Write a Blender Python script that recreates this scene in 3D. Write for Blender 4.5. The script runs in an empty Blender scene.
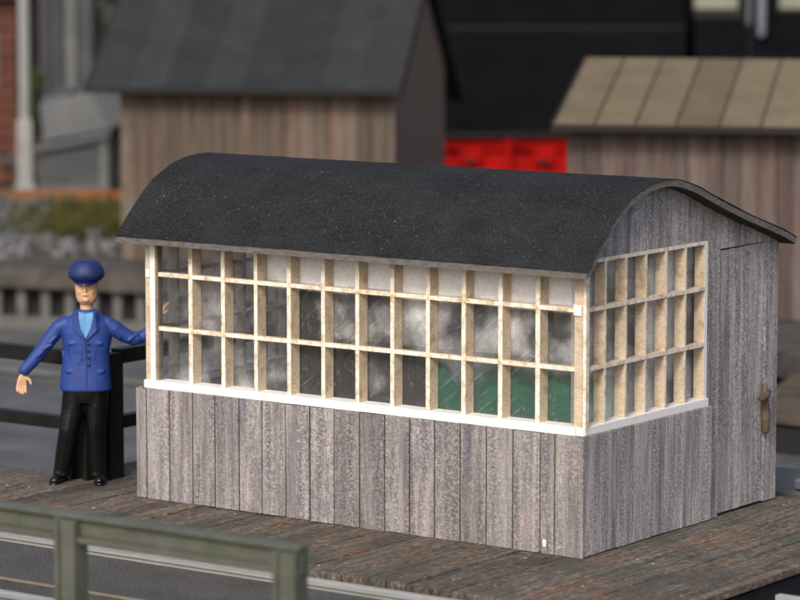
import bpy, bmesh, math, random
from mathutils import Vector, Matrix
R = math.radians
rnd = random.Random(7)
S = bpy.context.scene
COL = S.collection

# ------------------------------------------------------------------ camera
cd = bpy.data.cameras.new('camera'); cam = bpy.data.objects.new('camera', cd); COL.objects.link(cam)
CAM = Vector((11.71992, -18.44787, 4.46531))
cam.location = CAM
cam.rotation_euler = (R(90) - 0.12129, 0, 0.62434)
cd.sensor_width = 36; cd.lens = 144; cd.clip_start = 0.1; cd.clip_end = 3000
cd.dof.use_dof = True; cd.dof.focus_distance = 23.2; cd.dof.aperture_fstop = .97
S.camera = cam

# ------------------------------------------------------------------ daylight
SUN_EL, SUN_AZ = 38.0, 163.0      # azimuth the light comes from, clockwise from +Y
w = bpy.data.worlds.new('World'); S.world = w; w.use_nodes = True
nt = w.node_tree
sky = nt.nodes.new('ShaderNodeTexSky'); sky.sky_type = 'NISHITA'; sky.sun_disc = False
sky.sun_elevation = R(SUN_EL); sky.sun_rotation = R(SUN_AZ)
sky.air_density = 1.0; sky.dust_density = 4.0; sky.ozone_density = 1.0
bg = nt.nodes['Background']; bg.inputs[1].default_value = 0.13
nt.links.new(sky.outputs[0], bg.inputs[0])
sd = bpy.data.lights.new('sun', 'SUN'); sun = bpy.data.objects.new('sun', sd); COL.objects.link(sun)
sd.energy = 1.5; sd.angle = R(14); sd.color = (1, 0.95, 0.88)
az = R(SUN_AZ); el = R(SUN_EL)
sun.rotation_euler = Vector((math.sin(az) * math.cos(el), math.cos(az) * math.cos(el), math.sin(el))).to_track_quat('Z', 'Y').to_euler()
S.view_settings.view_transform = 'Standard'; S.view_settings.look = 'None'
S.view_settings.exposure = 0.35; S.view_settings.gamma = 1

# ------------------------------------------------------------------ materials
def mat(name, base=(.5, .5, .5), rough=.7, metal=0, spec=.5, coat=0):
    m = bpy.data.materials.new(name); m.use_nodes = True
    b = m.node_tree.nodes['Principled BSDF']
    b.inputs['Base Color'].default_value = (*base, 1); b.inputs['Roughness'].default_value = rough
    b.inputs['Metallic'].default_value = metal; b.inputs['Specular IOR Level'].default_value = spec
    b.inputs['Coat Weight'].default_value = coat
    return m
class NG:
    def __init__(s, m): s.t = m.node_tree; s.b = s.t.nodes['Principled BSDF']; s.co = s.t.nodes.new('ShaderNodeTexCoord').outputs['Object']
    def n(s, kind, **kw):
        x = s.t.nodes.new(kind)
        for k, v in kw.items(): setattr(x, k, v)
        return x
    def put(s, sock, v):
        if hasattr(v, 'links') or isinstance(v, bpy.types.NodeSocket): s.t.links.new(v, sock)
        else: sock.default_value = v
    def mapv(s, scale=(1, 1, 1), rot=(0, 0, 0), loc=(0, 0, 0), src=None):
        x = s.n('ShaderNodeMapping'); s.t.links.new(src or s.co, x.inputs[0])
        x.inputs['Scale'].default_value = scale; x.inputs['Rotation'].default_value = rot; x.inputs['Location'].default_value = loc
        return x.outputs[0]
    def noise(s, vec, scale=5, detail=5, rough=.6, dist=0):
        x = s.n('ShaderNodeTexNoise'); s.t.links.new(vec, x.inputs['Vector'])
        x.inputs['Scale'].default_value = scale; x.inputs['Detail'].default_value = detail
        x.inputs['Roughness'].default_value = rough; x.inputs['Distortion'].default_value = dist
        return x.outputs['Fac']
    def ramp(s, fac, stops):
        x = s.n('ShaderNodeValToRGB'); s.t.links.new(fac, x.inputs[0]); e = x.color_ramp.elements
        while len(e) < len(stops): e.new(0.5)
        for i, (p, c) in enumerate(stops):
            e[i].position = p; c = (c, c, c) if isinstance(c, (int, float)) else c; e[i].color = (*c, 1)
        return x.outputs[0]
    def mix(s, fac, a, b, blend='MIX'):
        x = s.n('ShaderNodeMix', data_type='RGBA', blend_type=blend)
        s.put(x.inputs[0], fac)
        for i, v in ((6, a), (7, b)):
            s.put(x.inputs[i], (*v, 1) if isinstance(v, tuple) and len(v) == 3 else v)
        return x.outputs[2]
    def math(s, op, a, b=0.5, clamp=False):
        x = s.n('ShaderNodeMath', operation=op, use_clamp=clamp); s.put(x.inputs[0], a); s.put(x.inputs[1], b); return x.outputs[0]
    def bump(s, h, strength=.3, dist=.01):
        x = s.n('ShaderNodeBump'); s.t.links.new(h, x.inputs['Height']); x.inputs['Strength'].default_value = strength
        x.inputs['Distance'].default_value = dist; s.t.links.new(x.outputs[0], s.b.inputs['Normal'])
    def tone(s, col, lo=.8, hi=1.2):
        a = s.n('ShaderNodeAttribute', attribute_name='tone')
        mr = s.n('ShaderNodeMapRange'); s.t.links.new(a.outputs['Fac'], mr.inputs[0]); mr.inputs[3].default_value = lo; mr.inputs[4].default_value = hi
        x = s.n('ShaderNodeVectorMath', operation='SCALE'); s.t.links.new(col, x.inputs[0]); s.t.links.new(mr.outputs[0], x.inputs['Scale'])
        return x.outputs[0], a.outputs['Fac']
    def col(s, c): s.t.links.new(c, s.b.inputs['Base Color'])

def weathered(name, dark, mid, light, warm, across=(1, 1), fine=1.0, flake=.5, lo=.82, hi=1.16, warmth=.35, cool=.0):
    """old grey boards: long vertical streaks plus flaky lichen-like mottling"""
    m = mat(name, rough=.88, spec=.15); g = NG(m)
    streak = g.noise(g.mapv((9 * across[0], 9 * across[1], .55)), 1.6, 6, .65)
    fib = g.noise(g.mapv((38 * across[0], 38 * across[1], 3.2)), 1.5, 5, .7)
    mott = g.noise(g.mapv((1, 1, 1.25)), 46 * fine, 6, .82, .2)
    zone = g.noise(g.mapv((8 * across[0], 8 * across[1], .7), loc=(3, 7, 2)), 1.5, 4, .55)
    c = g.ramp(streak, [(.30, dark), (.47, mid), (.60, tuple(.5 * (a + b) for a, b in zip(mid, light))), (.75, mid)])
    wz = g.math('MULTIPLY', g.ramp(g.noise(g.mapv((7, 7, .7), loc=(9, 1, 5)), 1.3, 3, .5), [(.45, 0.), (.7, 1.)]), warmth)
    c = g.mix(wz, c, warm)
    cz = g.math('MULTIPLY', g.ramp(g.noise(g.mapv((11, 11, .8), loc=(1, 8, 4)), 1.4, 4, .6), [(.48, 0.), (.62, 1.)]), cool)
    c = g.mix(cz, c, (.115, .122, .15))
    fl = g.ramp(mott, [(.47, 0.), (.60, 1.)])
    fl = g.math('MULTIPLY', fl, g.ramp(zone, [(.34, .15 * flake), (.60, flake)]))
    c = g.mix(fl, c, light)
    dk = g.math('MULTIPLY', g.ramp(mott, [(.30, 1.), (.44, 0.)]), .55)
    c = g.mix(dk, c, dark)
    c = g.mix(g.math('MULTIPLY', g.ramp(fib, [(.35, 1.), (.5, 0.)]), .35), c, dark)
    c, _ = g.tone(c, lo, hi); g.col(c)
    g.bump(g.math('ADD', fib, mott), .35, .004)
    return m

M = {}
M['boards'] = weathered('weathered boards', (.095, .090, .102), (.205, .184, .184), (.47, .438, .428), (.235, .178, .15), flake=.95, cool=.6, lo=.78, hi=1.2)
M['boards_side'] = weathered('weathered end boards', (.105, .098, .108), (.245, .220, .222), (.60, .555, .55), (.27, .205, .17), flake=1.0, cool=.6, lo=.85, hi=1.25)
M['shed_boards'] = weathered('brown shed boards', (.04, .033, .029), (.105, .083, .068), (.19, .158, .132), (.12, .066, .046), fine=.5, flake=.4, lo=.6, hi=1.35, warmth=.7)
M['shed_boards_end'] = mat('lightened shed end boards', (.22, .155, .12), .9, spec=.1)  # colour lightened to offset the shade on the gable ends
M['shed_boards_pink'] = weathered('rosy shed boards', (.055, .043, .04), (.11, .085, .077), (.19, .152, .14), (.11, .062, .054), fine=.5, flake=.5, lo=.72, hi=1.25, warmth=.6)

def felt():
    m = mat('tar paper', rough=.92, spec=.12); g = NG(m)
    a = g.noise(g.co, 3.0, 5, .6); f = g.noise(g.co, 75, 4, .8)
    c = g.ramp(a, [(.3, (.014, .015, .0165)), (.7, (.027, .0285, .031))])
    c = g.mix(g.math('MULTIPLY', g.ramp(f, [(.50, 0.), (.64, 1.)]), .6), c, (.072, .075, .079))
    c = g.mix(g.math('MULTIPLY', g.ramp(f, [(.36, 1.), (.47, 0.)]), .6), c, (.006, .0065, .007))
    # light dust specks of differing size
    for sc, th, amt in ((26, .085, .6), (60, .14, .4), (9, .035, .95), (15, .06, .5)):
        v = g.n('ShaderNodeTexVoronoi'); g.t.links.new(g.co, v.inputs['Vector']); v.inputs['Scale'].default_value = sc
        d = g.ramp(v.outputs['Distance'], [(th * .6, 1.), (th * 1.3, 0.)])
        pick = g.ramp(g.n_sep(v.outputs['Color']), [(.82, 0.), (.84, 1.)])
        c = g.mix(g.math('MULTIPLY', g.math('MULTIPLY', d, pick), amt), c, (.62, .62, .60))
    # faint smears of dust
    sm = g.noise(g.mapv((.8, 2.4, 2.4)), 2.2, 6, .75, 1.5)
    c = g.mix(g.math('MULTIPLY', g.ramp(sm, [(.50, 0.), (.75, 1.)]), .22), c, (.06, .062, .065))
    g.col(c); g.bump(g.math('ADD', f, g.math('MULTIPLY', a, 2.)), .9, .012)
    return m
def n_sep(self, col):
    x = self.n('ShaderNodeSeparateColor'); self.t.links.new(col, x.inputs[0]); return x.outputs[0]
NG.n_sep = n_sep
M['felt'] = felt()

def simple_noise(name, c0, c1, scale=6, rough=.8, spec=.3, stretch=(1, 1, 1), metal=0, bump=.2, bd=.005, coat=0):
    m = mat(name, rough=rough, spec=spec, metal=metal, coat=coat); g = NG(m)
    f = g.noise(g.mapv(stretch), scale, 6, .65)
    g.col(g.ramp(f, [(.32, c0), (.68, c1)]))
    if bump: g.bump(f, bump, bd)
    return m
M['roof_edge'] = simple_noise('grey card edge', (.095, .088, .084), (.20, .187, .178), 14, .9, .1, (1, 1, 4))
M['roof_under'] = simple_noise('brown roof underside', (.05, .04, .035), (.09, .075, .065), 8, .9, .1)

def painted():
    m = mat('chipped cream paint', rough=.6, spec=.3); g = NG(m)
    f = g.noise(g.co, 16, 6, .7)
    c = g.ramp(f, [(.34, (.50, .37, .23)), (.44, (.72, .60, .44)), (.54, (.84, .78, .68)), (.7, (.87, .84, .78))])
    g.col(c); g.bump(f, .2, .003); return m
def whitepaint():
    m = mat('white paint', rough=.5, spec=.35); g = NG(m)
    f = g.noise(g.co, 12, 6, .7)
    g.col(g.ramp(f, [(.27, (.66, .58, .48)), (.38, (.85, .83, .80)), (.6, (.88, .87, .85))])); g.bump(f, .15, .003); return m
def rawwood():
    m = mat('raw limewood', rough=.85, spec=.1); g = NG(m)
    f = g.noise(g.mapv((14, 14, 60)), 1.6, 4, .6); q = g.noise(g.co, 9, 4, .6)
    c = g.ramp(f, [(.2, (.44, .34, .24)), (.5, (.62, .51, .38)), (.8, (.74, .63, .49))])
    c = g.mix(g.math('MULTIPLY', g.ramp(q, [(.5, 0.), (.72, 1.)]), .6), c, (.25, .15, .08))
    g.col(c); g.bump(f, .2, .003); return m
M['cream'] = painted(); M['white'] = whitepaint(); M['raw'] = rawwood()
M['char'] = simple_noise('scorched wood', (.06, .035, .02), (.16, .10, .06), 12)

def glazing():
    """thin clear plastic sheet with scratches and painted white haze standing in for reflections"""
    m = bpy.data.materials.new('glazing with painted haze'); m.use_nodes = True; t = m.node_tree
    for n in list(t.nodes): t.nodes.remove(n)
    out = t.nodes.new('ShaderNodeOutputMaterial')
    tr = t.nodes.new('ShaderNodeBsdfTransparent'); tr.inputs[0].default_value = (.88, .90, .92, 1)
    gl = t.nodes.new('ShaderNodeBsdfGlossy'); gl.inputs['Roughness'].default_value = .06
    df = t.nodes.new('ShaderNodeBsdfDiffuse'); df.inputs[0].default_value = (.96, .97, 1, 1)
    tl = t.nodes.new('ShaderNodeBsdfTranslucent'); tl.inputs[0].default_value = (.96, .97, 1, 1)
    mk = t.nodes.new('ShaderNodeMixShader'); mk.inputs[0].default_value = .06
    t.links.new(df.outputs[0], mk.inputs[1]); t.links.new(tl.outputs[0], mk.inputs[2])
    tc = t.nodes.new('ShaderNodeTexCoord')
    mp = t.nodes.new('ShaderNodeMapping'); t.links.new(tc.outputs['Object'], mp.inputs[0]); mp.inputs['Scale'].default_value = (1.1, 1, 1.0); mp.inputs['Rotation'].default_value = (0, R(28), 0)
    nz = t.nodes.new('ShaderNodeTexNoise'); t.links.new(mp.outputs[0], nz.inputs['Vector']); nz.inputs['Scale'].default_value = 2.0; nz.inputs['Detail'].default_value = 9; nz.inputs['Roughness'].default_value = .56; nz.inputs['Distortion'].default_value = .15
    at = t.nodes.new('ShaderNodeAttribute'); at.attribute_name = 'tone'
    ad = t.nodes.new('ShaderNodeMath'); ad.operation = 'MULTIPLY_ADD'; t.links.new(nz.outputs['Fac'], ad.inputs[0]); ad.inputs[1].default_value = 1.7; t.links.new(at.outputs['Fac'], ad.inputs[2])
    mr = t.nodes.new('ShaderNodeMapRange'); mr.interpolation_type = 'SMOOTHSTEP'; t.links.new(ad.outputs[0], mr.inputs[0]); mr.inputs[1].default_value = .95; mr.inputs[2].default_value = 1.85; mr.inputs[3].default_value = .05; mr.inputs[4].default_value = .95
    n2 = t.nodes.new('ShaderNodeTexNoise'); t.links.new(mp.outputs[0], n2.inputs['Vector']); n2.inputs['Scale'].default_value = 30; n2.inputs['Detail'].default_value = 5; n2.inputs['Roughness'].default_value = .8
    m2 = t.nodes.new('ShaderNodeMapRange'); t.links.new(n2.outputs['Fac'], m2.inputs[0]); m2.inputs[1].default_value = .58; m2.inputs[2].default_value = .75; m2.inputs[3].default_value = 0; m2.inputs[4].default_value = .22
    sc = t.nodes.new('ShaderNodeMapping'); t.links.new(tc.outputs['Object'], sc.inputs[0]); sc.vector_type = 'TEXTURE'; sc.inputs['Rotation'].default_value = (0, R(-38), 0); sc.inputs['Scale'].default_value = (.9, 1, .02)
    n3 = t.nodes.new('ShaderNodeTexNoise'); t.links.new(sc.outputs[0], n3.inputs['Vector']); n3.inputs['Scale'].default_value = 1.6; n3.inputs['Detail'].default_value = 3
    m4 = t.nodes.new('ShaderNodeMapRange'); t.links.new(n3.outputs['Fac'], m4.inputs[0]); m4.inputs[1].default_value = .64; m4.inputs[2].default_value = .70; m4.inputs[3].default_value = 0; m4.inputs[4].default_value = .13
    a4 = t.nodes.new('ShaderNodeMath'); t.links.new(m4.outputs[0], a4.inputs[0]); t.links.new(m2.outputs[0], a4.inputs[1])
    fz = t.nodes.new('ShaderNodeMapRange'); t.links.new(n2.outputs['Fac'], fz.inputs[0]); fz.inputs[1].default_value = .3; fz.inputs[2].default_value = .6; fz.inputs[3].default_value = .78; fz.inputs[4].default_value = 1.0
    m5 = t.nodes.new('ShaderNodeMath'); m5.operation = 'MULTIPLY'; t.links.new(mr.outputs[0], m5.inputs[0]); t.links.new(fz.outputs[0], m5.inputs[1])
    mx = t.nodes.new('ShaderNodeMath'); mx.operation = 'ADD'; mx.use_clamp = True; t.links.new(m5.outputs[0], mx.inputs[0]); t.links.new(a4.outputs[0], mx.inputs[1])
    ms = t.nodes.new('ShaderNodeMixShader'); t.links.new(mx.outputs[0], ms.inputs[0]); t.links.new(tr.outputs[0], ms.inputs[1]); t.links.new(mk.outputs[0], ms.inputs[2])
    fr = t.nodes.new('ShaderNodeFresnel'); fr.inputs[0].default_value = 1.5
    m3 = t.nodes.new('ShaderNodeMixShader'); t.links.new(fr.outputs[0], m3.inputs[0]); t.links.new(ms.outputs[0], m3.inputs[1]); t.links.new(gl.outputs[0], m3.inputs[2])
    bp = t.nodes.new('ShaderNodeBump'); t.links.new(nz.outputs['Fac'], bp.inputs['Height']); bp.inputs['Strength'].default_value = .6; bp.inputs['Distance'].default_value = .05; t.links.new(bp.outputs[0], gl.inputs['Normal'])
    t.links.new(m3.outputs[0], out.inputs[0])
    return m
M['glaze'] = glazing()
def added_frosted():
    m = bpy.data.materials.new('frosted sheet'); m.use_nodes = True; t = m.node_tree
    for n in list(t.nodes): t.nodes.remove(n)
    out = t.nodes.new('ShaderNodeOutputMaterial'); tl = t.nodes.new('ShaderNodeBsdfTranslucent'); tl.inputs[0].default_value = (.9, .92, .95, 1)
    df = t.nodes.new('ShaderNodeBsdfDiffuse'); df.inputs[0].default_value = (.85, .87, .9, 1)
    mx = t.nodes.new('ShaderNodeMixShader'); mx.inputs[0].default_value = .7; t.links.new(df.outputs[0], mx.inputs[1]); t.links.new(tl.outputs[0], mx.inputs[2]); t.links.new(mx.outputs[0], out.inputs[0])
    return m
M['added_frosted'] = added_frosted()

def deckmat():
    m = mat('stained deck planks', rough=.8, spec=.25); g = NG(m)
    st = g.noise(g.mapv((16, .9, 4)), 1.5, 6, .7, .3); mo = g.noise(g.mapv((1, .5, 1)), 26, 6, .8); zn = g.noise(g.co, 1.6, 4, .6)
    fib = g.noise(g.mapv((60, 2.5, 8)), 1.2, 4, .7)
    c = g.ramp(st, [(.30, (.024, .022, .018)), (.45, (.070, .060, .048)), (.56, (.12, .104, .085)), (.70, (.135, .075, .045))])
    rs = g.math('MULTIPLY', g.ramp(g.noise(g.mapv((9, .8, 1), loc=(4, 2, 0)), 1.2, 5, .65), [(.50, 0.), (.62, 1.)]), .8)
    c = g.mix(rs, c, (.145, .072, .038))
    c = g.mix(g.math('MULTIPLY', g.ramp(mo, [(.50, 0.), (.66, 1.)]), .6), c, (.30, .275, .24))
    c = g.mix(g.math('MULTIPLY', g.ramp(mo, [(.36, 1.), (.47, 0.)]), .8), c, (.022, .019, .017))
    c = g.mix(g.math('MULTIPLY', g.ramp(fib, [(.38, 1.), (.5, 0.)]), .5), c, (.03, .025, .02))
    c = g.mix(g.math('MULTIPLY', g.ramp(zn, [(.46, 0.), (.60, 1.)]), .6), c, (.045, .048, .042))
    v = g.n('ShaderNodeTexVoronoi'); g.t.links.new(g.co, v.inputs['Vector']); v.inputs['Scale'].default_value = 6
    sp = g.math('MULTIPLY', g.ramp(v.outputs['Distance'], [(.045, 1.), (.075, 0.)]), g.ramp(g.n_sep(v.outputs['Color']), [(.8, 0.), (.82, 1.)]))
    c = g.mix(sp, c, (.6, .58, .55))
    c, _ = g.tone(c, .85, 1.65); g.col(c); g.bump(g.math('ADD', st, g.math('ADD', fib, mo)), .7, .012)
    g.t.links.new(g.ramp(mo, [(.3, .65), (.7, .95)]), g.b.inputs['Roughness'])
    return m
M['deck'] = deckmat()
M['black_metal'] = simple_noise('black painted steel', (.006, .006, .005), (.014, .013, .011), 8, .5, .3)
M['green_metal'] = simple_noise('grey green painted steel', (.070, .076, .058), (.118, .125, .10), 5, .55, .35, bump=.15)
def steel():
    m = mat('worn rail steel', (.62, .62, .61), .3, .45); g = NG(m)
    f = g.noise(g.mapv((.3, 6, 6)), 10, 5, .7); g.col(g.ramp(f, [(.3, (.38, .38, .38)), (.7, (.62, .62, .61))])); g.t.links.new(g.ramp(f, [(.3, .42), (.7, .28)]), g.b.inputs['Roughness']); return m
M['steel'] = steel()
M['yellowed'] = simple_noise('yellowed trim', (.16, .135, .085), (.30, .26, .17), 10, .6)
def chequer():
    m = mat('dark chequer plate', rough=.7, spec=.25); g = NG(m)
    a = g.noise(g.co, 3, 6, .7); f = g.noise(g.co, 60, 4, .8)
    c = g.ramp(a, [(.3, (.045, .043, .041)), (.7, (.085, .080, .075))])
    c = g.mix(g.math('MULTIPLY', g.ramp(f, [(.50, 0.), (.66, 1.)]), .6), c, (.19, .18, .165))
    v = g.n('ShaderNodeTexVoronoi'); g.t.links.new(g.mapv((1, 1, 0), rot=(0, 0, R(45))), v.inputs['Vector']); v.inputs['Scale'].default_value = 28; v.inputs['Randomness'].default_value = 0
    d = g.ramp(v.outputs['Distance'], [(.2, 1.), (.45, 0.)])
    c = g.mix(g.math('MULTIPLY', d, .05), c, (.10, .10, .095))
    v = g.n('ShaderNodeTexVoronoi'); g.t.links.new(g.co, v.inputs['Vector']); v.inputs['Scale'].default_value = 5
    sp = g.math('MULTIPLY', g.ramp(v.outputs['Distance'], [(.03, 1.), (.06, 0.)]), g.ramp(g.n_sep(v.outputs['Color']), [(.7, 0.), (.72, 1.)]))
    c = g.mix(sp, c, (.6, .6, .58)); g.col(c); g.bump(d, .4, .006); return m
M['plate'] = chequer()
M['lightplate'] = simple_noise('pale walkway sheet', (.20, .20, .18), (.30, .30, .27), 8, .8)
M['pitfloor'] = simple_noise('grey pit floor', (.065, .066, .068), (.125, .126, .128), 1.1, .8, .3, bump=.1)
M['pitwall'] = simple_noise('grey pit wall', (.09, .09, .088), (.15, .148, .142), 3, .85)
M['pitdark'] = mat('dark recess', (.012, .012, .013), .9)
M['coping'] = simple_noise('pale coping', (.035, .032, .029), (.10, .09, .08), 2.5, .85)
def groundmat():
    m = mat('cinder ground', rough=.95, spec=.1); g = NG(m)
    a = g.noise(g.co, .35, 6, .65); f = g.noise(g.co, 5, 6, .75)
    c = g.ramp(a, [(.35, (.05, .045, .042)), (.5, (.085, .076, .068)), (.65, (.06, .064, .072))])
    c = g.mix(g.math('MULTIPLY', g.ramp(f, [(.45, 0.), (.7, 1.)]), .5), c, (.16, .148, .135))
    g.col(c); g.bump(f, .8, .05); return m
M['ground'] = groundmat()
M['gravel'] = simple_noise('grey ballast stones', (.06, .063, .066), (.19, .19, .195), 1.6, .9)
M['moss'] = simple_noise('moss', (.022, .028, .006), (.085, .078, .02), 3, .95)
M['rust'] = simple_noise('orange rust', (.15, .055, .02), (.28, .12, .045), 3, .85)
M['pole'] = simple_noise('pale mast paint', (.24, .245, .24), (.34, .345, .335), 2, .6)
M['concrete'] = simple_noise('grey tower sheet', (.05, .053, .056), (.085, .088, .092), 1.5, .8)
M['concrete_light'] = simple_noise('pale grey sheet', (.095, .10, .104), (.14, .145, .15), 1.5, .8)
M['dark_grey'] = simple_noise('dark grey sheet', (.03, .031, .033), (.05, .05, .053), 2, .8)
M['brick'] = simple_noise('red brick', (.075, .028, .02), (.15, .06, .042), 2.5, .9)
M['leaf'] = simple_noise('dark leaves', (.015, .028, .006), (.06, .09, .02), 2, .8)
M['bark'] = simple_noise('bark', (.03, .022, .015), (.06, .045, .03), 4, .9)
def shedroof(name, a_, b_, spec=.2):
    m = mat(name, rough=.9, spec=spec); g = NG(m)
    f = g.noise(g.mapv((1, 1, 1)), 2.2, 6, .65); q = g.noise(g.co, 25, 4, .7)
    c = g.ramp(f, [(.3, a_), (.7, b_)]); c = g.mix(g.math('MULTIPLY', g.ramp(q, [(.4, 1.), (.55, 0.)]), .25), c, tuple(v * .6 for v in a_))
    c, _ = g.tone(c, .82, 1.18); g.col(c); g.bump(q, .3, .01); return m
M['slate_felt'] = shedroof('slate grey felt', (.023, .0255, .027), (.038, .041, .043))
M['sand_felt'] = shedroof('sandy felt', (.125, .097, .062), (.175, .140, .092))
M['eave_dark'] = mat('dark eave board', (.028, .026, .025), .9, spec=.1)
M['loco_black'] = simple_noise('black locomotive paint', (.003, .0037, .0052), (.006, .007, .009), 1.5, .8, .06, bump=0)
M['loco_red'] = simple_noise('red frame paint', (.24, .002, .002), (.42, .004, .003), 1.5, .7, .12, bump=0)
M['cab_pane'] = simple_noise('pale greenish cab glass', (.20, .22, .17), (.30, .32, .25), 2, .25, .5, bump=0)
M['pipe'] = simple_noise('grey blue pipe', (.14, .15, .19), (.20, .21, .25), 3, .5, bump=0)
M['cabinet'] = simple_noise('green enamel', (.008, .20, .10), (.014, .30, .17), 2, .5, bump=0)
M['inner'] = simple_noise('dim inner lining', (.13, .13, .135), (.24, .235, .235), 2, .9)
M['inner_bright'] = simple_noise('brightened lining', (.55, .50, .44), (.75, .70, .62), 3, .9)  # lining colour lightened to make up for little light indoors
M['inner_pale'] = simple_noise('pale inner lining', (.40, .42, .45), (.72, .74, .78), 3, .9)
M['ramp_boards'] = simple_noise('grey brown ramp boards', (.05, .04, .03), (.12, .097, .075), 2, .9, .1, (1, 8, 1))
M['latch'] = simple_noise('brown latch wood', (.06, .042, .028), (.17, .125, .085), 9, .7)
def plastic(name, c, rough=.38, v=.12):
    m = mat(name, c, rough, spec=.5); g = NG(m); f = g.noise(g.co, 14, 4, .6)
    g.col(g.ramp(f, [(.3, tuple(x * (1 - v) for x in c)), (.7, tuple(min(1, x * (1 + v)) for x in c))])); g.bump(f, .15, .004); return m
M['coat'] = plastic('blue coat paint', (.014, .046, .235), .58)
M['coatdark'] = plastic('dark blue seam paint', (.008, .018, .13), .5)
M['cap'] = plastic('dark blue cap paint', (.008, .022, .115), .6)
M['visor'] = plastic('cap visor paint', (.006, .010, .09), .3)
M['shirt'] = plastic('light blue shirt paint', (.10, .28, .54), .6)
M['trouser'] = plastic('glossy black trouser paint', (.0045, .0045, .005), .24)
M['skin'] = plastic('matt flesh paint', (.66, .40, .23), .6, .15)
M['lip'] = plastic('dark face line', (.36, .17, .09), .6)
M['hair'] = plastic('brown hair paint', (.12, .06, .03), .6)

# ------------------------------------------------------------------ mesh helpers
class MB:
    def __init__(s): s.v = []; s.f = []; s.mi = []; s.tn = []; s.mats = []
    def m(s, name):
        if name not in s.mats: s.mats.append(name)
        return s.mats.index(name)
    def face(s, idx, mt, tn=.5): s.f.append(idx); s.mi.append(s.m(mt)); s.tn.append(tn)
    def hexa(s, P, mt, tn=.5, fm=None):
        """8 corners: bottom 0-3 counter-clockwise, top 4-7; fm = materials for (bottom, top, -y, +x, +y, -x)"""
        b = len(s.v); s.v += [tuple(p) for p in P]
        F = ((3, 2, 1, 0), (4, 5, 6, 7), (0, 1, 5, 4), (1, 2, 6, 5), (2, 3, 7, 6), (3, 0, 4, 7))
        for i, q in enumerate(F): s.face([b + k for k in q], (fm[i] if fm and fm[i] else mt), tn)
    def box(s, x0, x1, y0, y1, z0, z1, mt, tn=.5, fm=None, j=0):
        P = [(x0, y0, z0), (x1, y0, z0), (x1, y1, z0), (x0, y1, z0), (x0, y0, z1), (x1, y0, z1), (x1, y1, z1), (x0, y1, z1)]
        if j: P = [tuple(c + rnd.uniform(-j, j) for c in p) for p in P]
        s.hexa(P, mt, tn, fm)
    def beam(s, a, b, wd, hg, mt, up=(0, 0, 1), tn=.5):
        a = Vector(a); b = Vector(b); d = (b - a).normalized(); u = Vector(up); r = d.cross(u)
        if r.length < 1e-4: r = d.cross(Vector((0, 1, 0)))
        r.normalize(); u = r.cross(d); r *= wd / 2; u *= hg / 2
        s.hexa([a + r - u, b + r - u, b - r - u, a - r - u, a + r + u, b + r + u, b - r + u, a - r + u], mt, tn)
    def loft(s, rings, mt, cap=True, tn=.5, closed=True):
        n = len(rings[0]); b = len(s.v)
        for r in rings: s.v += [tuple(p) for p in r]
        for i in range(len(rings) - 1):
            for k in range(n if closed else n - 1):
                s.face([b + i * n + k, b + i * n + (k + 1) % n, b + (i + 1) * n + (k + 1) % n, b + (i + 1) * n + k], mt, tn)
        if cap:
            s.face([b + k for k in reversed(range(n))], mt, tn); e = b + (len(rings) - 1) * n; s.face([e + k for k in range(n)], mt, tn)
    def tube(s, pts, rad, mt, n=14, tn=.5, flat=1.0, ends=True):
        """tapered round limb; extra rings round the ends off"""
        pts = [Vector(p) for p in pts]; rad = list(rad)
        if ends:
            d0 = (pts[0] - pts[1]).normalized(); d1 = (pts[-1] - pts[-2]).normalized()
            pts = [pts[0] + d0 * rad[0] * .85, pts[0] + d0 * rad[0] * .5] + pts + [pts[-1] + d1 * rad[-1] * .5, pts[-1] + d1 * rad[-1] * .85]
            rad = [rad[0] * .35, rad[0] * .82] + rad + [rad[-1] * .82, rad[-1] * .35]
        rings = []; ref = Vector((0, 1, 0))
        for i, p in enumerate(pts):
            t = (pts[min(i + 1, len(pts) - 1)] - pts[max(i - 1, 0)]).normalized()
            a = t.cross(ref)
            if a.length < 1e-3: a = t.cross(Vector((1, 0, 0)))
            a.normalize(); c = t.cross(a).normalized()
            rings.append([p + a * rad[i] * math.cos(2 * math.pi * k / n) + c * rad[i] * flat * math.sin(2 * math.pi * k / n) for k in range(n)])
        s.loft(rings, mt, tn=tn)
    def ell(s, c, r, mt, n=18, m_=12, rot=None, tn=.5):
        c = Vector(c); rings = []
        for i in range(1, m_):
            th = math.pi * i / m_
            ring = []
            for k in range(n):
                ph = 2 * math.pi * k / n
                p = Vector((r[0] * math.sin(th) * math.cos(ph), r[1] * math.sin(th) * math.sin(ph), -r[2] * math.cos(th)))
                if rot: p = rot @ p
                ring.append(c + p)
            rings.append(ring)
        s.loft(rings, mt, tn=tn)
    def build(s, name, parent=None, smooth=False, bevel=0, loc=None):
        me = bpy.data.meshes.new(name); me.from_pydata(s.v, [], s.f)
        for n in s.mats: me.materials.append(M[n])
        me.polygons.foreach_set('material_index', s.mi)
        at = me.attributes.new('tone', 'FLOAT', 'FACE'); at.data.foreach_set('value', s.tn)
        if smooth: me.polygons.foreach_set('use_smooth', [True] * len(me.polygons))
        me.update()
        o = bpy.data.objects.new(name, me); COL.objects.link(o)
        if parent: o.parent = parent
        if loc: o.location = loc
        if bevel:
            b = o.modifiers.new('bevel', 'BEVEL'); b.width = bevel; b.segments = 2; b.limit_method = 'ANGLE'; b.angle_limit = R(40)
        return o
def thing(name, label, cat, loc=(0, 0, 0), rz=0, group=None):
    o = bpy.data.objects.new(name, None); COL.objects.link(o); o.location = loc; o.rotation_euler = (0, 0, rz)
    o.empty_display_size = .2; tag(o, label, cat, group); return o
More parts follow.
